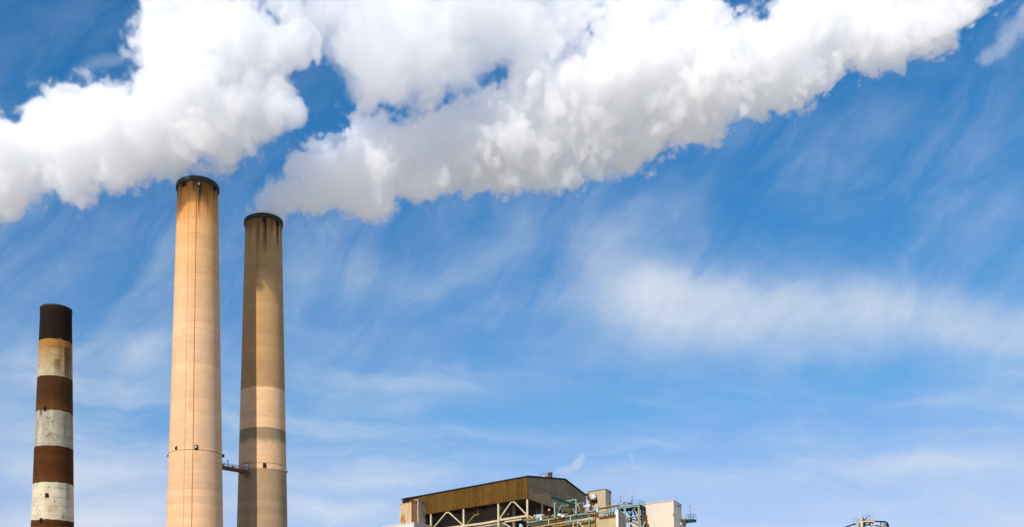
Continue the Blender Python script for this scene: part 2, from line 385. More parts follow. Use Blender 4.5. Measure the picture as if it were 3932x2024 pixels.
# ------------------------------------------------------------------ walkway bridge between the two tall chimneys
M_brown = painted('brown_girder', (.14, .06, .025), rust=.4)
br = thing('walkway_bridge', 'brown steel walkway with handrails spanning between the two tall chimneys', 'walkway')
a = P(846, 1797, 270); bq, _ = hit(cB, 945, 1815, .9)
a = Vector((cA.X+7.6, cA.Y+3.2, P(860, 1794, 269).z)); e_ = P(948, 1813, 281.0)
d = (e_-a).normalized(); sd = d.cross(Vector((0, 0, 1))).normalized(); up = Vector((0, 0, 1))
g = MB()
for s_ in (-.75, .75): g.ibeam(a+sd*s_, e_+sd*s_, .35, .95)
g.beam(a+up*.5, e_+up*.5, 1.5, .12)
g.build('girder', M_brown, br)
M_rail = painted('grey_handrail', (.10, .11, .12), rust=.25)
for s_ in (-.75, .75):
    g = MB()
    for h in (1.1, 1.65): g.beam(a+sd*s_+up*h, e_+sd*s_+up*h, .09)
    for k in range(9):
        q = a.lerp(e_, k/8)+sd*s_; g.beam(q+up*.5, q+up*1.65, .09)
    g.build('handrail', M_rail, br)
q = a.lerp(e_, .35)+up*1.7-sd*.75
MB().tube([q-up*1.0, q+up*.9], .06, 6).build('lamp_post', M_rail, br)
l = MB().lathe((0, 0), [(.02, -.3), (.26, -.2), (.34, 0), (.26, .2), (.02, .3)], 12); l.v = [(x+q.x, y+q.y, z+q.z+1.1) for x, y, z in l.v]; l.build('lamp', M_steel_dark, br)
for k in (.18, .55):
    q = a.lerp(e_, k)+up*1.25-sd*.8; MB().beam(q-up*.3, q+up*.3, .45, .3).build('junction_box', M_steel_dark, br)
g = MB(); p0 = e_-d*2.4
for s_ in (-.7, .7): g.beam(p0+sd*s_-up*.4, p0+sd*s_-up*2.3+d*3.2, .14); g.beam(p0+d*2+sd*s_-up*.4, p0+d*3.4+sd*s_-up*2.0, .14)
g.beam(p0-up*.55, e_+d*.6-up*.55, 1.9, .35); g.build('support_bracket', M_brown, br)
dr = e_+d*.1-sd*.2
MB().beam(dr+up*.6, dr+up*2.9, 1.0, .2).build('door', M_lamp, br)
g = MB(); g.beam(dr-Vector((1.6, 0, 0))+up*3.0, dr+Vector((1.7, 0, 0))+up*3.9, .12, .12); g.beam(dr+Vector((.7, -.3, .5)), dr+Vector((.7, -.3, 3.3)), .12); g.build('door_frame', M_rail, br)
# ------------------------------------------------------------------ power station buildings
def atz(px, py, z):
    u, v = uv_of(px, py); Y = (z-CAMZ)/v; return Vector((u*Y, Y, z))
def onplane(px, py, p0, n):
    u, v = uv_of(px, py); d = Vector((u, 1, v)); o = Vector((0, 0, CAMZ)); s_ = (p0-o).dot(n)/d.dot(n); return o+d*s_
UPV = Vector((0, 0, 1))
def A_(x, y): return 1520+x/6.5, 1820+y/6.5        # enlarged crops of the photograph -> its pixels
def B_(x, y): return 1860+x/6.5, 1820+y/6.5
def C_(x, y): return 2100+x/8.0867, 1860+y/8.0867
def D_(x, y): return 2360+x/8.05, 1860+y/8.05
def E_(x, y): return 3220+x/12.88, 1950+y/12.88
M_clad = painted('rust_streaked_ochre_cladding', (.225, .125, .030), rust=.30, rustcol=(.12, .045, .012), scale=.12, var=.22)
def ribbed(name, col, d, pitch=.5, rust=.25, rustcol=(.25, .12, .04), var=.12):
    m = painted(name, col, rust, rustcol, scale=.2, var=var); t = NT(m.node_tree)
    pos = t.n('ShaderNodeNewGeometry').outputs['Position']
    s_ = t.v('DOT_PRODUCT', pos, tuple(d)); w = t.m('SINE', t.m('MULTIPLY', s_, 2*math.pi/pitch))
    bp = t.n('ShaderNodeBump'); bp.inputs['Strength'].default_value = .4; bp.inputs['Distance'].default_value = .1; t.put(bp.inputs['Height'], w)
    b = m.node_tree.nodes['Principled BSDF']; t.put(b.inputs['Normal'], bp.outputs[0])
    return m
K = P(2024, 1830, 310.); EL = atz(1545, 1918, K.z); zB = P(2025.5, 1914, 310.).z
Lv = EL-K; dL = Lv.normalized(); q = atz(2175, 1966, zB); dR = Vector((q.x-K.x, q.y-K.y, 0)).normalized()
nL = Vector((-dL.y, dL.x, 0)); nL = nL if nL.y < 0 else -nL; nR = Vector((dR.y, -dR.x, 0)); nR = nR if nR.y < 0 else -nR
LF = lambda p, ins=0.: onplane(p[0], p[1], K-nL*ins, nL)
RF = lambda p, ins=0.: onplane(p[0], p[1], K-nR*ins, nR)
G = RF((2166.5, 1841)); ER = RF((2250, 1903)); ERb = Vector((ER.x, ER.y, zB))
M_clad = ribbed('rust_streaked_ochre_cladding', (.125, .064, .011), dL, .9, .50, (.075, .025, .006), .25)
nt_ = M_clad.node_tree; t = NT(nt_); bs_ = nt_.nodes['Principled BSDF']
ps_ = t.n('ShaderNodeNewGeometry').outputs['Position']; sd_ = t.v('DOT_PRODUCT', ps_, tuple(dL))
wn_ = t.n('ShaderNodeTexWhiteNoise'); wn_.noise_dimensions = '1D'; t.put(wn_.inputs['W'], t.m('FLOOR', t.m('DIVIDE', sd_, 2.9)))   # sheets of uneven age
c_ = t.mix(1.0, bs_.inputs['Base Color'].links[0].from_socket, t.mix(wn_.outputs[0], (.80, .78, .74), (1.14, 1.14, 1.14)), 'MULTIPLY')
c_ = t.mix(t.m('MULTIPLY', t.rng(t.m('FRACT', t.m('DIVIDE', sd_, 8.7)), .035, 0.0), .6), c_, (.03, .014, .004))
t.put(bs_.inputs['Base Color'], c_)
M_gable = ribbed('tan_gable_cladding', (.33, .225, .11), dR, .6, .12)
M_roof = painted('dark_roof_edge', (.02, .035, .045), rust=.1)
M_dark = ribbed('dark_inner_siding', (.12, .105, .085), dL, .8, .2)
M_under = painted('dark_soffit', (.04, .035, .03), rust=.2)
M_cream = painted('cream_steel', (.62, .50, .33), rust=.22, rustcol=(.30, .14, .05), scale=.6)
M_teal = painted('faded_turquoise_steel', (.19, .36, .33), rust=.5, rustcol=(.30, .20, .09), scale=.8)
M_teald = painted('dark_turquoise_steel', (.012, .050, .058), rust=.2)
M_blue = painted('blue_grey_rail', (.06, .12, .19), rust=.2)
M_och = painted('chipped_ochre_steel', (.40, .33, .13), rust=.5, scale=.9)
M_yel = painted('yellow_pipe_paint', (.50, .33, .06), rust=.3)
M_white = painted('off_white_paint', (.80, .75, .66), rust=.04)
M_box = painted('dark_opening_glass', (.02, .02, .018), rust=.05)
M_red = painted('dull_red_paint', (.11, .045, .035), rust=.2)
M_orange = painted('orange_lamp_cap', (.75, .34, .14), rust=.0)

bb = thing('boiler_building', 'big open sided boiler building with rust streaked ochre cladding under a low gabled roof', 'building', (K.x, K.y, 0))
def panel(pts, off, name, mat, par):       # flat polygon with a thickness, pushed along -off
    n = len(pts); v = list(pts)+[p-off for p in pts]
    return MB().add(v, [tuple(range(n)), tuple(range(2*n-1, n-1, -1))]+[(i, n+i, n+(i+1) % n, (i+1) % n) for i in range(n)]).build(name, mat, par)
Kb = Vector((K.x, K.y, zB)); ELb = Vector((EL.x, EL.y, zB))
dn = Vector((0, 0, .25))
panel([Kb, K-dn, EL-dn, ELb], nL*.4, 'side_cladding', M_clad, bb)
panel([Kb+dR*.42, K+dR*.42-dn, G-dn, ER-dn, ERb], nR*.4, 'gable_cladding', M_gable, bb)
# far walls, so that the shed is closed from the sides as well
panel([ERb, ER-dn, ER+Lv-dn, ERb+Lv], -nL*.4, 'rear_cladding', M_gable, bb)
panel([ELb, EL-dn, G+Lv-dn, ER+Lv-dn, ERb+Lv], -nR*.4, 'end_cladding', M_gable, bb)
rf = MB(); ov = -dR*.5
for a, b_ in ((K-dR*.5-UPV*.1, G), (G, ER+dR*.5-UPV*.2)):
    f0, f1 = nR*.5, Lv+dL*.5
    rf.add([a+f0, b_+f0, b_+f1, a+f1]+[p+UPV*.4 for p in (a+f0, b_+f0, b_+f1, a+f1)], [(3, 2, 1, 0), (4, 5, 6, 7), (0, 1, 5, 4), (1, 2, 6, 5), (2, 3, 7, 6), (3, 0, 4, 7)])
rf.build('roof', M_roof, bb)
fl = [(Kb+dR*.5+dL*.5), ERb-dR*.5+dL*.5, ERb+Lv-dR*.5-dL*.5, ELb+dR*.5-dL*.5]
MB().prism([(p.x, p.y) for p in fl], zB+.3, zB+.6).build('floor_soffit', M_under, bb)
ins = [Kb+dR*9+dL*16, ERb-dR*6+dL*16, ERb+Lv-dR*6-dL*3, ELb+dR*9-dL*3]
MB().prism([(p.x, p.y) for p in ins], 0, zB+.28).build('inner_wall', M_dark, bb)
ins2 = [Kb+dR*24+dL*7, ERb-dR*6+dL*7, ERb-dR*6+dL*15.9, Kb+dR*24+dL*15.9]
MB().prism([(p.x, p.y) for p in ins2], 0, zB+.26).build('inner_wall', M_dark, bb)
# soffit joists
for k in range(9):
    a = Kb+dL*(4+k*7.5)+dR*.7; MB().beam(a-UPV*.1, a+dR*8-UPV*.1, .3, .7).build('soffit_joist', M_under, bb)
seam = [RF((2027, 1862), -.02), RF((2144.5, 1899), -.02), RF((2230, 1929), -.02)]
MB().beam(seam[0]+nR*.02, seam[2]+nR*.02, .12, .16).build('panel_seam', painted('seam', (.16, .11, .06)), bb)
def vcol(p, w, mat, par, z0=0, name='column', up=None):
    g = MB(); up = up or p.z
    g.ibeam(Vector((p.x, p.y, z0)), Vector((p.x, p.y, up)), w, w*.9)
    return g.build(name, mat, par)
for x, y in (A_(878, 1030), A_(1693, 890), B_(348, 740), B_(1070, 615)): vcol(LF((x, y), .7), .62, M_cream, bb, up=zB+.3)
for x, y in (B_(1440, 760), B_(1800, 900)): vcol(RF((x, y), .9), .55, M_cream, bb, up=zB+.3)
vcol(LF(B_(735, 900), 9.5), .9, painted('shaded_tan_steel', (.30, .23, .14)), bb, up=zB+.3)  # column deep in the bay, its shade put into the colour
def beams(lst, fn, ins_, w, h, name, mat, par, kind='i'):
    for a, b_ in lst:
        g = MB(); pa, pb = fn(a, ins_), fn(b_, ins_)
        (g.ibeam if kind == 'i' else g.beam)(pa, pb, w, h); g.build(name, mat, par)
beams([(A_(1255, 970), A_(905, 1390)), (A_(1318, 955), A_(1670, 1275)), (B_(672, 700), B_(395, 1095)), (B_(735, 690), B_(1045, 1010))], LF, .7, .38, .42, 'brace', M_cream, bb, 'b')
beams([(A_(1245, 975), A_(1330, 960)), (B_(665, 705), B_(745, 692))], LF, .7, .5, .5, 'gusset', M_cream, bb, 'b')
beams([(A_(900, 1400), B_(0, 1232)), (B_(0, 1232), B_(335, 1170)), (B_(385, 1150), B_(1050, 1050))], LF, .7, .6, .78, 'beam', M_cream, bb, 'b')
beams([(B_(-450, 1382), B_(345, 1255)), (B_(515, 1197), B_(935, 1135))], LF, 3.0, .6, .55, 'beam', M_cream, bb, 'b')
beams([(B_(430, 1200), B_(680, 1350)), (B_(1110, 1050), B_(1300, 1120)), (B_(395, 1095), B_(440, 1195))], LF, 1.6, .4, .4, 'brace', M_cream, bb, 'b')
MB().tube([LF(A_(1700, 1340), 3), LF(A_(1960, 1030), 3), LF(A_(2055, 1010), 3), LF(A_(2050, 870), 3)], .22, 8).build('yellow_pipe', M_yel, bb)
MB().tube([LF(A_(1890, 940), 3.4), LF(A_(2000, 1060), 3.4), LF(A_(1800, 1200), 3.4)], .09, 6).build('hoist_cable', M_yel, bb)
g = MB(); g.beam(LF(B_(395, 800), 4), LF(B_(400, 900), 4), .25); g.build('bracket', M_cream, bb)

# roof stack and its neighbours stand on the roof slope facing us
def roof_pt(px, py): # a point above the front roof line
    return RF((px, py), 3.0)
def Q2(x, y): return 2060+x/3.903, 1720+y/3.903
p0 = roof_pt(*Q2(204, 452)); p1 = roof_pt(*Q2(204, 374)); r_ = .95
rs = thing('roof_stack', 'short rusty brown stub stack standing on the boiler building roof', 'stack', (p0.x, p0.y, p0.z-1))
MB().lathe((p0.x, p0.y), [(r_, p0.z-1.2), (r_, p1.z), (r_-.12, p1.z), (r_-.12, p0.z-1.2)], 24, closed=True, sm=False).build('pipe', M_red, rs)
MB().lathe((p0.x, p0.y), [(r_+.1, p1.z+.05), (r_+.1, p1.z-.3), (r_-.2, p1.z-.3), (r_-.2, p1.z+.05)], 24, closed=True, sm=False).build('collar', M_brown, rs)
a = roof_pt(*Q2(105, 452)); b_ = roof_pt(*Q2(162, 452)); zt = roof_pt(*Q2(130, 380)).z
hb = thing('roof_hatch', 'white hatch inside a small handrail beside the rusty roof stack', 'hatch', (a.x, a.y, a.z))
MB().beam(a+UPV*.1, b_+UPV*.1, 1.4, 1.6).build('box', M_white, hb)
g = MB()
for off in (0, 1.4):
    for h in (1.0, .5):
        z_ = a.z+(zt-a.z)*h; g.beam(Vector((a.x, a.y, z_))-nR*off, Vector((b_.x, b_.y, z_))-nR*off, .07)
    for f_ in (0, .5, 1):
        c_ = a.lerp(b_, f_)-nR*off; g.beam(c_-UPV*.5, Vector((c_.x, c_.y, zt)), .07)
g.build('handrail', M_blue, hb)

def boxhouse(name, label, cat, corner, left, right, Y, mat, z0=0, roofmat=None, wins=(), wmat=None, lip=.35):
    """box seen at its corner: three pixels of its top edge"""
    c = P(*corner, Y); l = atz(*left, c.z); r = atz(*right, c.z)
    root = thing(name, label, cat, (c.x, c.y, z0))
    # keep the plan square to the boiler building
    l = c+dL*(l-c).length; r = c+dR*(r-c).length
    pl = [c, r, r+(l-c), l]; MB().prism([(p.x, p.y) for p in pl], z0, c.z-.3).build('wall', mat, root)
    o = [c-(dL+dR)*lip*.5, r+(dR-dL)*lip*.5, r+(l-c)+(dL+dR)*lip*.5, l+(dL-dR)*lip*.5]
    MB().prism([(p.x, p.y) for p in o], c.z-.3, c.z+.05).build('roof', roofmat or mat, root)
    for (x0, y0, x1, y1, side) in wins:
        n = nR if side == 'R' else nL
        pts = [onplane(x, y, c+n*.03, n) for x, y in ((x0, y0), (x1, y0), (x1, y1), (x0, y1))]
        zt_ = (pts[0].z+pts[1].z)/2; zb_ = (pts[2].z+pts[3].z)/2; a, b_ = pts[0], pts[1]
        f = MB()
        for zz in (zt_, zb_): f.beam(Vector((a.x, a.y, zz)), Vector((b_.x, b_.y, zz)), .12, .12)
        for q in (a, b_): f.beam(Vector((q.x, q.y, zb_)), Vector((q.x, q.y, zt_)), .12, .12)
        fo = f.build('window', mat, root)
        MB().add([Vector((a.x, a.y, zb_)), Vector((b_.x, b_.y, zb_)), Vector((b_.x, b_.y, zt_)), Vector((a.x, a.y, zt_))], [(0, 1, 2, 3)]).build('pane', M_box, fo)
    return root, c, l, r
# stair tower at the far left end of the shed, with a rusty recess
q = LF(A_(735, 680)); cst = atz(*A_(558, 632), q.z); lst = cst+dL*(atz(*A_(95, 716), q.z)-cst).length
M_tower = painted('cream_rust_run_panels', (.60, .43, .25), rust=.55, rustcol=(.33, .15, .04), scale=.25, var=.15)
M_rec = painted('dark_rusty_recess', (.17, .085, .05), rust=.5)
M_tw2 = painted('grey_beige_panels', (.46, .38, .27), rust=.12)
st = thing('stair_tower', 'narrow cream stair tower with a dark rusty recess at the end of the ochre shed', 'tower', (cst.x, cst.y, 0))
Lt = (lst-cst).length; wR = (q-cst).length; zt = q.z
s1, s2 = Lt*.045, Lt*.36
def pln(*ab): return [((cst+dL*a+dR*b).x, (cst+dL*a+dR*b).y) for a, b in ab]
MB().prism(pln((s2, 0), (s2, wR), (Lt, wR), (Lt, 0)), 0, zt-.9).build('wall', M_tower, st)
MB().prism(pln((s1, 1.3), (s1, wR), (s2-.01, wR), (s2-.01, 1.3)), 0, zt-.7).build('recess', M_rec, st)
MB().prism(pln((0, 0), (0, wR), (s1-.01, wR), (s1-.01, 0)), 0, zt-.3).build('pillar', M_tw2, st)
MB().prism(pln((-.2, -.2), (-.2, wR), (s2*.55, wR), (s2*.55, -.2)), zt-.29, zt).build('roof', M_tower, st)
MB().prism(pln((s2-.2, -.15), (s2-.2, wR), (Lt+.1, wR), (Lt+.1, -.15)), zt-.89, zt-.7).build('roof', M_tower, st)
for (x0, y0, x1, y1) in ((658, 700, 702, 738), (672, 985, 716, 1050)):
    pts = [onplane(*A_(x, y), cst+nR*.03, nR) for x, y in ((x0, y0), (x1, y0), (x1, y1), (x0, y1))]
    a, b_ = pts[0], pts[1]; z1_, z0_ = (a.z+b_.z)/2, (pts[2].z+pts[3].z)/2
    f = MB()
    for zz in (z0_, z1_): f.beam(Vector((a.x, a.y, zz)), Vector((b_.x, b_.y, zz)), .1, .1)
    for q in (a, b_): f.beam(Vector((q.x, q.y, z0_)), Vector((q.x, q.y, z1_)), .1, .1)
    fo = f.build('window', M_tw2, st)
    MB().add([Vector((a.x, a.y, z0_)), Vector((b_.x, b_.y, z0_)), Vector((b_.x, b_.y, z1_)), Vector((a.x, a.y, z1_))], [(0, 1, 2, 3)]).build('pane', M_box, fo)
# low pale building in front of it
boxhouse('low_building', 'pale grey flat roofed building below the rusty stair tower', 'building', A_(450, 1205), (1465, 2026), (1654, 2022.5), cst.y-14, painted('pale_grey_panel', (.66, .62, .56), rust=.0, var=.06, streak=False))
# elevator house
eh, ec, el_, er_ = boxhouse('elevator_house', 'tall beige elevator house with two small windows beside the lower end of the gable', 'building', C_(1820, 140), C_(1250, 218), C_(2028, 218), 342,
    painted('beige_wall', (.50, .40, .27), rust=.0, var=.12, streak=False), roofmat=painted('beige_trim', (.22, .18, .13)), wins=[(*C_(1942, 238), *C_(1988, 300), 'R'), (*C_(1922, 525), *C_(1965, 610), 'R')])
# exhaust fan
fc = P(*C_(1432, 395), 332)
fn_ = thing('exhaust_fan', 'white round exhaust fan on a dark brown stand before the beige elevator house', 'fan', tuple(fc))
ax = (nL*.9-UPV*.1).normalized()
MB().tube([fc-ax*.8, fc-ax*.5, fc+ax*.8, fc+ax*1.0, fc+ax*1.05], [1.0, 1.15, 1.15, .95, .5], 20).build('drum', M_white, fn_)
M_bs = painted('oily_brown_steel', (.12, .075, .03), rust=.3)
g = MB(); pC = lambda x, y, Y=334.: P(*C_(x, y), Y)
g.beam(pC(1230, 330), pC(1300, 330), .8, 1.4); g.beam(pC(1270, 400), pC(1340, 470), .8, 1.2); g.beam(pC(1500, 320), pC(1540, 560), .9, .7)
g.tube([pC(1430, 480), pC(1400, 600), pC(1355, 740), pC(1350, 800)], [1.5, 1.1, .6, .5], 10); g.beam(pC(1330, 540), pC(1560, 560), 1.4, 1.0)
g.build('stand', M_bs, fn_)
MB().beam(pC(1145, 690, 331), pC(1325, 655, 331), 1.6, .9).build('shelf', M_white, fn_)
MB().beam(pC(1430, 735, 331), pC(1590, 700, 331), 1.2, .35).build('tray', M_yel, fn_)
for x0, y0, x1, y1 in ((1140, 560, 1160, 700), (1180, 800, 1240, 720), (1255, 790, 1300, 720), (1420, 640, 1440, 760)): MB().beam(pC(x0, y0, 331), pC(x1, y1, 331), .22).build('leg', M_cream, fn_)

# plane of the equipment galleries, parallel to the long side of the shed
GP0 = P(*C_(1500, 900), 281.)
GP = lambda p, ins=0.: onplane(p[0], p[1], GP0-nL*ins, nL)
M_cor = ribbed('cream_corrugated_wall', (.52, .40, .22), dL, .9, .35, (.33, .20, .07), .2)
# corrugated wall
cw = thing('corrugated_building', 'cream corrugated building with a rust stained wall and a pale corner post', 'building', (GP0.x, GP0.y, 0))
c = GP(D_(95, 925), .5); l = GP(C_(1520, 1045), .5); l.z = c.z; r = c+dR*11
lfar = GP(C_(150, 1235), 1.5); lfar.z = GP(C_(560, 1195), 1.5).z
MB().prism([(p.x, p.y) for p in (c, r, l+dR*11, l)], 0, c.z-.15).build('wall', M_cor, cw)
MB().prism([(p.x, p.y) for p in (l+dL*.02-nL*1, l+dL*.02+dR*11, lfar+dR*11, lfar)], 0, lfar.z).build('wall', painted('ochre_shaded_wall', (.30, .21, .075), rust=.5), cw)  # ochre darkened to paint in the shade below the gallery
g = MB(); g.ibeam(Vector((c.x, c.y, 0))+nL*.3, Vector((c.x, c.y, GP(D_(95, 800)).z))+nL*.3, .7, .6); g.build('corner_post', M_white, cw)
pg = painted('grey_panel', (.38, .33, .27), rust=.05)
panel([Vector((c.x, c.y, 0))+nR*.1+dR*.4, c+nR*.1+dR*.4+UPV*2.2, c+dR*9+nR*.1+UPV*.9, Vector((c.x, c.y, 0))+dR*9+nR*.1], nR*.3, 'side_panel', pg, cw)
for (a, b_, m_, w) in ((C_(1620, 1032), C_(2160, 962), M_brown, .4), (C_(1650, 905), C_(2110, 828), M_teal, .45), (C_(1620, 765), C_(2240, 655), M_bs, .55), (C_(1620, 740), C_(2240, 630), M_cream, .25), (C_(1640, 870), C_(2110, 795), M_blue, .12)):
    MB().beam(GP(a), GP(b_), w, w).build('beam', m_, cw)
for x, y0, y1, m_, w in ((1510, 800, 1330, M_brown, .35), (1575, 670, 870, painted('pale_blue_paint', (.35, .5, .62)), .75), (1570, 870, 1010, M_brown, .7), (1870, 740, 1000, M_cream, .4), (2090, 690, 980, M_blue, .15), (2135, 800, 1010, M_cream, .5), (1945, 720, 940, M_cream, .45)):
    MB().beam(GP(C_(x, y0), .3), GP(C_(x, y1), .3), w, w).build('post', m_, cw)
# vessels in the open storey
for x, y in ((1850, 950), (2010, 925)):
    a = GP(C_(x-60, y+8), 2.2); b_ = GP(C_(x+60, y-8), 2.2); MB().tube([a, a.lerp(b_, .1), a.lerp(b_, .9), b_], [.3, .6, .6, .3], 12).build('vessel', M_teal, cw)

# conveyor gallery in front of the shed
cg = thing('conveyor_gallery', 'long turquoise and rust conveyor gallery running in front of the dark boiler bay', 'gallery', (GP0.x-30, GP0.y, 0))
gl = lambda a, b_, ins_, w, h, name, mat, kind='b': beams([(a, b_)], GP, ins_, w, h, name, mat, cg, kind)
a_up, b_up = B_(1100, 1225), C_(1500, 858)
gl(B_(1090, 1215), C_(60, 1095), 0, .35, .45, 'stringer', M_teal); gl(C_(60, 1095), C_(600, 1000), 0, .35, .42, 'stringer', M_och); gl(C_(570, 1003), C_(1230, 905), 0, .35, .55, 'stringer', M_teal)
gl(C_(1235, 855), C_(1500, 812), .2, .35, .4, 'stringer', M_teal)
gl(B_(1180, 1345), C_(560, 1170), -.2, .4, .5, 'stringer', M_och); gl(C_(560, 1172), C_(930, 1120), -.2, .4, .75, 'stringer', M_teal); gl(C_(930, 1120), C_(1430, 1040), -.2, .4, .55, 'stringer', painted('pale_green_steel', (.45, .48, .33), rust=.5))
M_belly = painted('greasy_dark_conveyor', (.09, .075, .055), rust=.4, rustcol=(.2, .11, .05))
gl(B_(1110, 1290), C_(1440, 965), 1.6, 2.6, 1.0, 'conveyor', M_belly)
gl(B_(1000, 1150), C_(1480, 830), 2.6, 1.2, .9, 'pipe_rack', painted('olive_brown_rack', (.22, .16, .08), rust=.5))
for x, y0, y1, m_ in ((60, 1090, 1240, M_cream), (240, 1040, 1180, M_bs), (735, 975, 1115, M_cream), (950, 1125, 1345, M_teal), (1310, 970, 1345, M_teal), (820, 1190, 1345, M_cream), (1100, 920, 1080, M_bs), (1440, 850, 1060, M_brown)):
    MB().beam(GP(C_(x, y0), -.1), GP(C_(x, y1), -.1), .26, .26).build('post', m_, cg)
MB().beam(GP(C_(960, 1150), -.1), GP(C_(1150, 1345), -.1), .26, .26).build('brace', M_cream, cg)
rnd = random.Random(5)
for k in range(16):       # small pipework and valves along the deck
    x = 60+k*88+rnd.uniform(-20, 20); y = 1060-.17*x-rnd.uniform(10, 50)
    p = GP(C_(x, y), 1.2); hgt = rnd.uniform(.5, 1.3); m_ = (M_bs, M_cream, M_teal, M_brown)[k % 4]
    MB().tube([p-UPV*hgt, p+UPV*.2, p+dL*-.6+UPV*.3], .13+.1*rnd.random(), 8).build('valve_pipe', m_, cg)
for y_ in (0, 26): gl(B_(1090, 1195-y_), C_(1230, 890-y_), -.3, .07, .07, 'handrail', M_blue if y_ else M_cream)

# pump skid items on the gallery
for x, y, rr, m_, lab, nm in ((390, 950, 5.2, M_white, 'white round motor beside the left post of the turquoise gantry', 'motor'), (490, 990, 4.5, M_white, 'pale motor on the gallery deck between the gantry legs', 'motor'), (1100, 775, 4.8, M_red, 'dull red tank under the small orange lamp', 'tank')):
    p = GP(C_(x, y), -.6); r_ = rr*1.05/F*p.y
    mo = thing(nm, lab, nm, tuple(p-UPV*r_))
    MB().tube([p-dL*r_*1.2, p-dL*r_, p+dL*r_, p+dL*r_*1.3], [r_*.6, r_, r_, r_*.5], 16).build('body', m_, mo)
    MB().beam(p-UPV*r_*1.6, p-UPV*r_*.6, r_*1.2, r_*1.2).build('foot', M_bs, mo)
# control cabinet
a = GP(B_(1365, 1050), -.8); cbt = thing('control_cabinet', 'light blue control cabinet with a leg on the gallery below the dark bay', 'cabinet', tuple(a))
MB().beam(GP(B_(1295, 1060), -.8), GP(B_(1435, 1045), -.8), .6, 1.25).build('box', painted('pale_cyan_paint', (.36, .56, .60), rust=.05), cbt)
MB().beam(GP(B_(1328, 1100), -.8), GP(B_(1328, 1165), -.8), .5, .4).build('leg', M_teal, cbt)
MB().beam(GP(B_(1410, 1095), -.8), GP(B_(1410, 1150), -.8), .7, .3).build('louvre', M_white, cbt)
a = GP(B_(905, 1290), 1.0)
sm = thing('small_cabinet', 'small light blue cabinet low under the crossing cream beams', 'cabinet', tuple(a))
MB().beam(a-UPV*1.2, a+UPV*.6, .9, .6).build('box', painted('pale_cyan_paint_b', (.36, .58, .62), rust=.05), sm); MB().beam(a+dL*-.8-UPV*1.6, a+dL*-.8+UPV*.2, .4, .4).build('leg', M_teal, sm)

# gantry hoist
gh = thing('hoist_gantry', 'turquoise gantry frame carrying a dark slanting hoist beam before the gable', 'gantry', tuple(GP(C_(560, 1040), -1)))
gg = lambda lst, w, h, name, mat, ins_=-1., kind='b': beams(lst, GP, ins_, w, h, name, mat, gh, kind)
gg([(C_(233, 575), C_(248, 1050)), (C_(903, 455), C_(912, 935))], .42, .42, 'post', M_teal)
gg([(C_(465, 640), C_(492, 960)), (C_(1135, 560), C_(1155, 700))], .26, .26, 'post', M_teal, 1.5)
gg([(C_(233, 588), C_(420, 553)), (C_(420, 553), C_(903, 468))], .34, .40, 'beam', M_teal)
gg([(C_(510, 665), C_(670, 645)), (C_(820, 612), C_(1105, 572)), (C_(465, 670), C_(1135, 570))], .3, .3, 'beam', M_teal, 1.5)
gg([(C_(470, 590), C_(340, 900)), (C_(705, 520), C_(903, 930))], .24, .24, 'brace', M_teal)
pa, pb = GP(C_(140, 400), -2.0), GP(C_(850, 650), -1.6); MB().ibeam(pa, pb, .8, 1.0).build('hoist_beam', M_teald, gh)
MB().beam(GP(C_(903, 460), -1), GP(C_(1135, 560), 1.5), .12).build('tie', M_teald, gh); MB().beam(GP(C_(233, 590), -1), GP(C_(465, 660), 1.5), .12).build('tie', M_teald, gh)
MB().beam(GP(C_(700, 690), 1), GP(C_(830, 680), 1), 1.2, .8).build('trolley', M_bs, gh)

# lamps on posts
def lamp_post(name_label, foot, head, fn=GP, ins_=-.5, rr=.42, mat=None, pm=None, arm=0):
    a, b_ = fn(foot, ins_), fn(head, ins_); r0 = thing('lamp_post', name_label, 'lamp', tuple(a), 'lamps on thin posts around the galleries')
    t_ = b_-UPV*0
    MB().tube([a, t_], .06, 6).build('pole', pm or M_bs, r0)
    c_ = t_+Vector((arm, 0, 0)); l = MB().lathe((0, 0), [(.03, -rr*.8), (rr*.8, -rr*.75), (rr, 0), (rr*.7, rr*.7), (.03, rr*.85)], 14)
    l.v = [(x+c_.x, y+c_.y, z+c_.z) for x, y, z in l.v]; l.build('lamp_head', mat or M_orange, r0)
    if arm: MB().beam(t_, c_, .06).build('arm', pm or M_bs, r0)
lamp_post('orange lamp on a post just left of the light blue control cabinet', B_(1248, 1150), B_(1250, 1050), rr=.5)
lamp_post('orange lamp on a post in front of the dark bay, left of the turquoise gantry', B_(1612, 1060), B_(1617, 900), rr=.5)
lamp_post('dull pink lamp behind the right edge of the light blue control cabinet', B_(1475, 1090), B_(1475, 1030), rr=.45, mat=painted('pink_lamp', (.45, .17, .15)))
lamp_post('orange lamp on a leaning pole under the right end of the gantry', C_(1050, 835), C_(962, 648), rr=.4, pm=M_cream)
lamp_post('small orange lamp at the lower tip of the gable roof', C_(1240, 480), C_(1235, 395), rr=.28, ins_=2)
lamp_post('small orange lamp inside the dark bay between the cream braces', B_(592, 1100), B_(590, 1010), fn=LF, ins_=4, rr=.22)

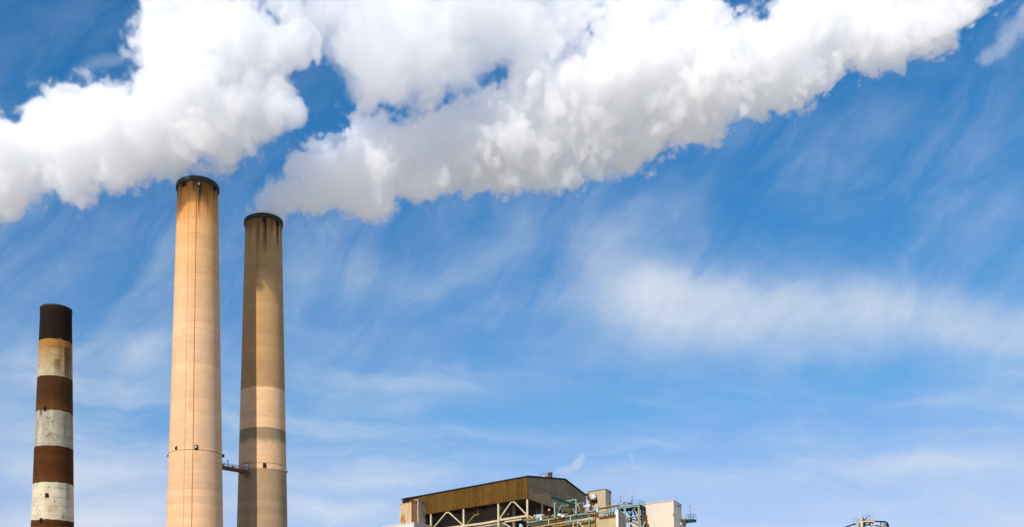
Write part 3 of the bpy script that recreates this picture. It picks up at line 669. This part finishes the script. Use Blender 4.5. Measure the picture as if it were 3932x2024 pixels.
# teal tower
c = P(*D_(770, 605), 278.); z0 = c.z
tw = thing('steel_tower', 'open turquoise steel tower with a railed platform left of the plain beige block', 'tower', (c.x, c.y, 0))
l = c+dL*(atz(*D_(135, 700), z0)-c).length; r = c+dR*max(6., min(9., (atz(*D_(945, 690), z0)-c).length)); bk = l+(r-c)
def lp(a, b_, f): return a.lerp(b_, f)
pl = [c, r, bk, l]
MB().prism([(p.x, p.y) for p in pl], z0-.45, z0-.2).build('deck', M_bs, tw)
for a, b_, m_ in ((c, l, M_teal), (c, r, M_teald), (r, bk, M_teald), (l, bk, M_teald)):
    MB().ibeam(a-UPV*.5, b_-UPV*.5, .4, .7).build('edge_beam', m_, tw)
fr_l = onplane(*D_(318, 700), c, nL); L1 = (fr_l-c).length
M_teg = painted('green_brown_steel', (.30, .30, .14), rust=.5)
for p, m_ in ((c+dL*.3, M_teg), (fr_l, M_teal), (r, M_teald), (fr_l+(r-c), M_teald)):
    g = MB(); g.ibeam(Vector((p.x, p.y, 0)), Vector((p.x, p.y, z0-.8)), .6, .6); g.build('column', m_, tw)
TP = lambda p, ins_=0.: onplane(p[0], p[1], c-nL*ins_, nL)
for i, (a, b_, ins_, w, m_) in enumerate((((370, 1025), (745, 975), 0, .38, M_teal), ((645, 725), (440, 925), .3, .28, M_teal), ((370, 800), (440, 905), 5, .3, M_teald), ((580, 780), (640, 950), 5, .35, M_teald),
        ((650, 790), (760, 870), 4, .5, M_teald), ((500, 740), (520, 1300), 5.5, .5, M_teald), ((540, 1075), (760, 1150), 4, .45, M_bs), ((690, 700), (740, 820), 5, .3, M_teald),
        ((590, 700), (760, 980), 6, .22, M_blue), ((380, 1080), (700, 980), 6, .22, M_blue), ((640, 960), (700, 1100), 4, .35, M_red), ((510, 860), (640, 860), 6, .2, M_blue), ((420, 940), (740, 900), 6, .2, M_blue))):
    MB().beam(TP(D_(*a), ins_), TP(D_(*b_), ins_), w, w).build('brace', m_, tw)
for a, b_, w, m_ in (((130, 1005), (420, 1180), .35, M_brown), ((370, 1130), (720, 1310), .75, M_cream), ((380, 1090), (740, 1260), .3, M_brown)):
    MB().beam(TP(D_(*a), 2), TP(D_(*b_), 2), w, w).build('chute', m_, tw)
for a, b_, w, m_ in (((880, 730), (830, 830), .22, M_blue), ((800, 770), (940, 870), .2, M_blue), ((800, 865), (955, 835), .25, M_blue), ((820, 960), (960, 1040), .4, M_teald), ((800, 1010), (990, 965), .5, M_brown),
                     ((930, 1060), (830, 1260), .35, M_bs), ((980, 970), (1000, 1320), .5, M_brown), ((950, 1150), (880, 1300), .35, M_cream), ((800, 1090), (950, 1120), .5, M_bs), ((830, 1180), (980, 1330), .3, M_teald)):
    MB().beam(onplane(*D_(*a), c+dR*4, nL), onplane(*D_(*b_), c+dR*4, nL), w, w).build('side_brace', m_, tw)
g = MB()
cor = [l+dL*.0, c, r, bk]
for i in range(4):
    a, b_ = cor[i], cor[(i+1) % 4]
    for h in (.75, 1.45): g.beam(a+UPV*h, b_+UPV*h, .07)
    n_ = max(2, int((b_-a).length/2.3))
    for k in range(n_): q = a.lerp(b_, k/n_); g.beam(q-UPV*.2, q+UPV*1.45, .07)
g.build('handrail', M_blue, tw)
a = TP(D_(530, 615), 2); b_ = TP(D_(528, 352), 2)
g = MB()
for s_ in (-.28, .28): g.beam(a+dL*s_, b_+dL*s_, .09)
for k in range(12): q = a.lerp(b_, k/11); g.beam(q-dL*.28, q+dL*.28, .06)
g.build('caged_ladder', M_blue, tw)
for x0, x1, y_, m_ in ((140, 420, 590, M_cream), (300, 520, 585, M_red), (280, 350, 572, M_teald)):
    MB().beam(TP(D_(x0, y_+20), 3), TP(D_(x1, y_), 3), .8, .45).build('pipe_box', m_, tw)
M_pinkl = painted('faded_pink_lamp', (.62, .42, .36))
lamp_post('pale lamp on a thin pole rising through the left rail of the turquoise tower', D_(180, 600), D_(180, 362), fn=TP, ins_=0, rr=.32, mat=M_pinkl, pm=M_blue, arm=.45)
lamp_post('pale lamp high above the ladder of the turquoise tower', D_(505, 610), D_(505, 262), fn=TP, ins_=2, rr=.28, mat=M_pinkl, pm=M_white, arm=.45)
lamp_post('grey lamp on a thin pole between the elevator house and the turquoise tower', C_(2085, 800), C_(2085, 460), fn=GP, ins_=.5, rr=.28, mat=M_lamp, pm=M_blue, arm=.2)

# plain beige block
M_bei = painted('smooth_beige_panel', (.68, .60, .48), rust=.0, scale=.12, var=.05, streak=False)
kb, kc, kl, kr = boxhouse('beige_block', 'large plain beige block with two small vents high on its shaded side', 'building', D_(1820, 482), D_(945, 632), D_(2112, 618), 276, M_bei,
    roofmat=painted('beige_roof_edge', (.60, .53, .42)), wins=[(*D_(1958, 640), *D_(1998, 722), 'R'), (*D_(2020, 668), *D_(2050, 755), 'R')])
MB().beam(onplane(*D_(1825, 915), kc+nL*.2, nL), onplane(*D_(1825, 950), kc+nL*.2, nL), .35, .35).build('lamp', M_bs, kb)
# hopper and platform on its far side
KP = lambda x, y, ins_=0.: onplane(*D_(x, y), kr-nL*ins_-UPV*0, nL)
hp = thing('dust_hopper', 'rusty brown conical hopper hanging at the corner of the beige block', 'hopper', tuple(KP(2145, 1200)))
a = KP(2145, 1072, -1); s_ = 8.05/F*0+.105
rad = lambda px: px*1.04/8.05/F*a.y
MB().lathe((a.x, a.y), [(.1, a.z), (rad(70), a.z), (rad(68), a.z-.6), (rad(52), a.z-2.2), (rad(34), a.z-3.6), (rad(40), a.z-6), (rad(40), 0), (.1, 0)], 20).build('cone', M_bs, hp)
MB().lathe((a.x, a.y), [(rad(78), a.z+.12), (rad(78), a.z-.25), (rad(60), a.z-.25), (rad(60), a.z+.12)], 20, closed=True, sm=False).build('lip', M_teal, hp)
g = MB()
for k in range(3):
    y0_ = 905+k*55; g.tube([KP(2060, y0_+60, -1.5), KP(2075, y0_, -1.5), KP(2105, y0_-8, -1.5), KP(2135, y0_+20, -1.5), KP(2140, y0_+90, -1.5)], .06, 6)
g.build('cage_hoop', M_cream, hp)
MB().beam(KP(1970, 1010, -1.5), KP(2050, 985, -1.5), 1.0, 1.2).build('guard_box', painted('tan_guard', (.55, .38, .2)), hp)
MB().tube([KP(1990, 1160, -1.5), KP(2000, 1340, -1.5)], .3, 8).build('downpipe', M_brown, hp)
l = MB().lathe((0, 0), [(.02, -.5), (.4, -.35), (.45, .1), (.3, .42), (.02, .5)], 12); q = KP(2038, 1222, -2); l.v = [(x+q.x, y+q.y, z+q.z) for x, y, z in l.v]; l.build('lamp', M_white, hp)
g = MB(); g.tube([KP(1680, 1290, -8), KP(1760, 1250, -8), KP(1950, 1222, -8)], .06, 6); g.tube([KP(1740, 1330, -8), KP(1790, 1280, -8), KP(1900, 1262, -8)], .2, 6); g.build('handrail', M_cream, hp)
pf = thing('side_platform', 'small dark turquoise railed platform sticking out right of the hopper', 'platform', tuple(KP(2300, 1110)))
a, b_ = KP(2215, 1130), KP(2385, 1118); w_ = 3.0
d_ = (b_-a); d_.z = 0; b_ = a+d_
pl = [a, b_, b_-nL*w_, a-nL*w_]
MB().prism([(p.x, p.y) for p in pl], a.z-.45, a.z+.5).build('deck', M_teald, pf)
MB().beam(a-UPV*.6-d_*.2, b_.lerp(a, .4)-UPV*.5, .5, .6).build('bracket', M_teald, pf)
g = MB()
for i in range(4):
    p, q = pl[i], pl[(i+1) % 4]
    for h in (1.4, 2.3): g.beam(p+UPV*h, q+UPV*h, .08)
    for f_ in (0, .5): s0 = p.lerp(q, f_); g.beam(s0, s0+UPV*2.3, .08)
g.build('handrail', M_blue, pf)
lamp_post('pinkish lamp on a thin pole above the small right hand platform railing', D_(2345, 1060), D_(2332, 655), fn=lambda p, i: onplane(p[0], p[1], kr, nL), rr=.34, mat=painted('rose_lamp', (.6, .32, .28)), pm=M_blue, arm=-.45)

# ------------------------------------------------------------------ distant pipe structure
YE = 330.
EP = lambda x, y, dy=0.: P(*E_(x, y), YE+dy)
pr = thing('pipe_tower', 'distant cluttered pipe tower with a black hooped pipe on each side', 'tower', tuple(EP(1400, 950)-UPV*38))
M_sand = painted('sand_steel', (.56, .47, .28), rust=.35, rustcol=(.35, .2, .08)); M_blk = painted('black_pipe', (.012, .016, .035), rust=.05)
def col2(x, w, m_, y0, dy=0.):
    a = EP(x, y0, dy); MB().beam(Vector((a.x, a.y, 0)), a, w, w).build('column', m_, pr)
col2(1150, .75, M_sand, 650); col2(1745, .4, M_sand, 650); col2(1000, .5, M_teg, 720, 3); col2(1040, .5, M_bs, 760, 5); col2(1710, .35, M_sand, 700, 6)
MB().beam(EP(1120, 680), EP(1760, 665), .5, .55).build('beam', M_sand, pr)
MB().beam(EP(1120, 655, 6), EP(1760, 640, 6), .5, .4).build('beam', M_red, pr)
MB().prism([(p.x, p.y) for p in (EP(1120, 650), EP(1760, 650), EP(1760, 650, 6), EP(1120, 650, 6))], EP(1400, 668).z, EP(1400, 650).z).build('deck', M_bs, pr)
for a, b_, w, m_ in (((1200, 800), (1400, 700), .6, M_bs), ((1400, 700), (1520, 760), .4, M_bs), ((1210, 940), (1330, 780), .3, M_blk), ((1500, 880), (1640, 700), .3, M_blue), ((1480, 760), (1620, 920), .25, M_teg), ((1200, 860), (1500, 850), .5, M_teald), ((1190, 960), (1300, 860), .6, M_brown), ((1640, 720), (1740, 900), .15, M_sand)):
    MB().beam(EP(*a, 3), EP(*b_, 3), w, w).build('brace', m_, pr)
for a, b_, w, h, m_ in (((1060, 560), (1150, 545), 1., .8, M_white), ((1180, 590), (1290, 590), .9, .7, M_red), ((1290, 580), (1350, 580), .6, .5, M_teal), ((1540, 610), (1720, 600), .9, .5, M_sand), ((780, 760), (850, 740), .6, .6, M_white), ((850, 800), (960, 800), .8, .8, M_sand)):
    MB().beam(EP(*a, 1), EP(*b_, 1), w, h).build('equipment_box', m_, pr)
MB().tube([EP(1200, 600), EP(1195, 470)], .12, 6).build('valve_stem', M_blk, pr); MB().beam(EP(1165, 468), EP(1240, 468), .2, .2).build('hand_wheel', M_blk, pr)
g = MB()
for y_ in (350, 460): g.beam(EP(1340, y_, 2), EP(1710, y_, 2), .07)
for x in (1350, 1410, 1490, 1550, 1700): g.beam(EP(x, 345, 2), EP(x, 600, 2), .07)
g.beam(EP(1200, 460, 2), EP(1350, 400, 2), .06); g.beam(EP(1500, 360, 2), EP(1560, 470, 2), .1); g.beam(EP(1380, 480, 2), EP(1390, 580, 2), .3)
g.build('handrail', M_blue, pr)
g = MB(); g.beam(EP(700, 540), EP(1010, 550), .1); g.beam(EP(710, 540), EP(745, 800), .1); g.tube([EP(1010, 560), EP(950, 650), EP(850, 700)], .1, 6); g.beam(EP(740, 700), EP(860, 700), .08)
g.build('side_rail', M_blue, pr)
MB().tube([EP(-500, 1290, -6), EP(200, 1010, -4), EP(740, 825), EP(860, 790)], .28, 10).build('inclined_pipe', M_blk, pr)
arc = [EP(1745, 665, 1), EP(2000, 682, 1), EP(2230, 690, 1), EP(2340, 715, 1), EP(2410, 770, 1), EP(2445, 860, 1), EP(2450, 960, 1)]
last = arc[-1]; arc.append(Vector((last.x, last.y, 0)))
MB().tube(arc, [.28, .3, .36, .36, .36, .34, .32, .3], 10).build('hooped_pipe', M_blk, pr)
for a, b_, w, m_ in (((1800, 870), (2060, 920), .4, M_teald), ((2100, 850), (2400, 860), .35, M_sand), ((2080, 720), (2110, 1000), .35, M_bs), ((2180, 800), (2440, 830), .25, M_blue), ((2200, 920), (2440, 900), .35, M_teald), ((2130, 900), (2160, 1100), .5, M_teg)):
    MB().beam(EP(*a, 2), EP(*b_, 2), w, w).build('cross_pipe', m_, pr)
a = EP(2120, 860, 2); MB().beam(Vector((a.x, a.y, 0)), a, .5, .5).build('column', M_sand, pr)
lamp_post('very thin whip pole on the distant pipe tower', E_(1065, 560), E_(1062, 215), fn=lambda p, i: P(p[0], p[1], YE), rr=.09, mat=M_lamp, pm=M_lamp)
# ------------------------------------------------------------------ steam plumes: nested closed surfaces filled with scattering volume
def steam_mat(name, dens, col=(.990, .977, .956), g=0.0):
    m = bpy.data.materials.new(name); m.use_nodes = True; t = NT(m.node_tree); m.node_tree.nodes.clear()
    v = t.n('ShaderNodeVolumeScatter'); t.put(v.inputs['Color'], col); v.inputs['Density'].default_value = dens
    v.inputs['Anisotropy'].default_value = g
    t.put(t.n('ShaderNodeOutputMaterial').inputs['Volume'], v.outputs[0])
    try: m.cycles.homogeneous_volume = True
    except Exception: pass
    return m
def plume(name, label, balls, levels, group=None, vox=.65, nscale=1.0, amp=1.0, cat='steam plume', warp=14):
    """balls: (px, py, radius px, distance) on the 2576-px picture; levels: [(threshold, density)] outer first"""
    cs = []
    for b in balls:
        Y = b[3]; c = P(b[0]*1.5264, b[1]*1.5264, Y); cs.append((c, b[2]*1.5264/F*Y))
    lo = Vector([min(c[i]-r*1.55 for c, r in cs) for i in range(3)]); hi_ = Vector([max(c[i]+r*1.55 for c, r in cs) for i in range(3)])
    ng = bpy.data.node_groups.new(name+'_field', 'GeometryNodeTree')
    ng.interface.new_socket('Geometry', in_out='INPUT', socket_type='NodeSocketGeometry')
    ng.interface.new_socket('Geometry', in_out='OUTPUT', socket_type='NodeSocketGeometry')
    t = NT(ng)
    pos = t.n('GeometryNodeInputPosition').outputs[0]
    # domain warp bends the blobs out of their round shape
    wp = t.v('SUBTRACT', t.noise(pos, .022/nscale, 3, .5, col=True), (.5, .5, .5))
    pw = t.v('ADD', pos, t.v('SCALE', wp, sc=warp*nscale*amp))
    f = None
    for c, r in cs:
        q = t.m('MULTIPLY_ADD', t.v('DISTANCE', pw, tuple(c)), -1/r, 1.0)
        f = q if f is None else t.m('SMOOTH_MAX', f, q, .12)
    # billows: rounded lumps parted by creases, in octaves
    add = None
    for sc, am, sd in ((.035, .38, 3.), (.085, .36, 17.), (.19, .34, 31.), (.42, .22, 47.), (.85, .10, 61.)):
        nn = t.noise(t.v('ADD', pw, (sd, sd*2, sd*3)), sc/nscale, 0, .5)
        bl = t.m('MULTIPLY', t.m('SUBTRACT', t.m('ABSOLUTE', t.m('MULTIPLY_ADD', nn, 2.0, -1.0)), .2), am*2.0*amp)
        add = bl if add is None else t.m('ADD', add, bl)
    fb = t.m('MULTIPLY', t.m('SUBTRACT', t.noise(pos, .07/nscale, 6, .60), .5), 1.0*amp)
    f = t.m('ADD', t.m('ADD', f, add), fb)
    dens = t.m('ADD', f, 1.0, clamp=False); dens = t.m('MINIMUM', t.m('MAXIMUM', dens, 0.0), 2.0)
    vc = t.n('GeometryNodeVolumeCube'); t.put(vc.inputs['Density'], dens)
    t.put(vc.inputs['Min'], tuple(lo)); t.put(vc.inputs['Max'], tuple(hi_))
    for i, k in enumerate(('X', 'Y', 'Z')): vc.inputs['Resolution '+k].default_value = max(8, int((hi_[i]-lo[i])/vox))
    vm = t.n('GeometryNodeVolumeToMesh'); t.put(vm.inputs['Volume'], vc.outputs[0])
    thr = vm.inputs['Threshold']; vm.inputs['Adaptivity'].default_value = 0.0
    t.put(t.n('NodeGroupOutput').inputs[0], vm.outputs[0])
    tmp = bpy.data.objects.new('tmp', bpy.data.meshes.new('tmp')); COL.objects.link(tmp)
    md = tmp.modifiers.new('f', 'NODES'); md.node_group = ng
    root = None
    for i, (lv, dn) in enumerate(levels):
        thr.default_value = 1.0+lv
        tmp.update_tag(); bpy.context.view_layer.update()
        dg = bpy.context.evaluated_depsgraph_get(); ev = tmp.evaluated_get(dg)
        me = bpy.data.meshes.new_from_object(ev, preserve_all_data_layers=False, depsgraph=dg)
        me.materials.clear()
        if len(me.vertices) == 0: print('EMPTY', name, lv); continue
        print('PLUME', name, lv, len(me.polygons))
        if i == 0:
            root = link(name, me, steam_mat(name+'_vapour', dn)); tag(root, label, cat, group)
        else:
            link(('mid_layer', 'thick_core', 'dense_core')[i-1], me, steam_mat(name+'_core%d' % i, dn), root)
    bpy.data.objects.remove(tmp)
    return root

LV = [(-.16, .009), (-.04, .055), (.05, .14)]
LR = [(-.15, .010), (-.04, .06), (.04, .15)]
YR = lambda x: 290 + (x-663)*.02
BR = [(663, 566, 42), (665, 548, 48), (674, 528, 54), (692, 506, 60), (712, 494, 56), (746, 482, 66), (800, 462, 80), (800, 508, 64), (850, 455, 95), (905, 430, 100), (940, 500, 66), (960, 385, 120), (955, 340, 84), (1060, 380, 115),
      (1160, 365, 118), (1260, 335, 128), (1350, 305, 138), (1440, 290, 140), (1520, 245, 160), (1590, 230, 160), (1590, 355, 70), (1700, 190, 165), (1722, 305, 62),
      (1640, 20, 140), (1560, 90, 80), (1790, 170, 120), (1885, 195, 88), (1960, 130, 125), (1910, 225, 62), (2000, 215, 66), (2040, 195, 72), (2050, 60, 115), (2120, 95, 95), (2230, 75, 100), (2330, 35, 100), (2410, -10, 85), (2180, -30, 105)]
plume('steam_plume', 'white steam billowing from the mouth of the half shaded chimney and drifting up', [(x, y, r*(.87 if x<720 else .82 if x<1000 else .88), YR(x)) for x, y, r in BR], LR)
BL = [(-60, 430, 120), (0, 400, 118), (70, 380, 98), (10, 490, 60), (130, 350, 104), (205, 348, 112), (200, 445, 72), (290, 335, 108), (290, 430, 72), (370, 335, 104),
      (450, 320, 112), (344, 210, 20), (349, 238, 28), (440, 240, 125), (415, 130, 90), (480, 60, 120), (396, 50, 55), (520, 180, 135), (530, 300, 112), (575, 372, 36),
      (600, 130, 112), (620, 250, 84), (675, 150, 90), (680, 285, 40), (690, 230, 52), (735, 285, 34), (735, 130, 60), (735, 60, 44), (705, 25, 30), (785, 150, 30), (470, -30, 110)]
plume('steam_plume', 'white steam bank drifting in behind the top of the tallest sunlit chimney, brownish underneath', [(x, y, r*(.86 if x>500 or x<100 else .92), 255) for x, y, r in BL], LV)
BT = [(830, 50, 60), (880, 110, 55), (920, 70, 95), (965, 140, 95), (1010, 50, 110), (990, 215, 48), (1065, 160, 95), (1120, 70, 120), (1090, 220, 45), (1150, 205, 42), (1170, 160, 60), (1220, 60, 115), (1235, 135, 50), (1300, 70, 105), (1380, 60, 90),
      (1440, 20, 60), (1100, -50, 110), (1300, -50, 90)]
plume('steam_plume', 'thin ragged steam with blue gaps, spreading between the two thick plumes', [(x, y, r*.97, 262+(x-830)*.05) for x, y, r in BT], [(-.22, .006), (-.08, .014), (.03, .035), (.14, .06)])
plume('steam_wisp', 'small detached wisp of steam high up beyond the end of the long plume', [(2530, 115, 44, 300), (2565, 60, 34, 300), (2495, 142, 28, 300), (2548, 92, 40, 300), (2575, 20, 30, 300)], [(-.1, .010), (.1, .014), (.3, .02)], warp=9, cat='steam wisp', amp=1.3, vox=.4)
plume('steam_wisp', 'little puff of steam trailing from the rusty stub stack on the roof', [(1402, 1186, 7, 318), (1414, 1183, 11, 318), (1430, 1181, 11, 318), (1445, 1175, 12, 318), (1456, 1164, 14, 318), (1464, 1153, 12, 318)], [(-.1, .05), (.15, .09)], nscale=.25, warp=5, vox=.16, cat='steam wisp', amp=.55)
plume('steam_wisp', 'faint lone puff of steam in the blue above the turquoise tower', [(1591, 1146, 10, 318), (1592, 1156, 9, 318)], [(-.1, .03), (.15, .04)], nscale=.25, warp=4, vox=.18, cat='steam wisp', amp=.45)
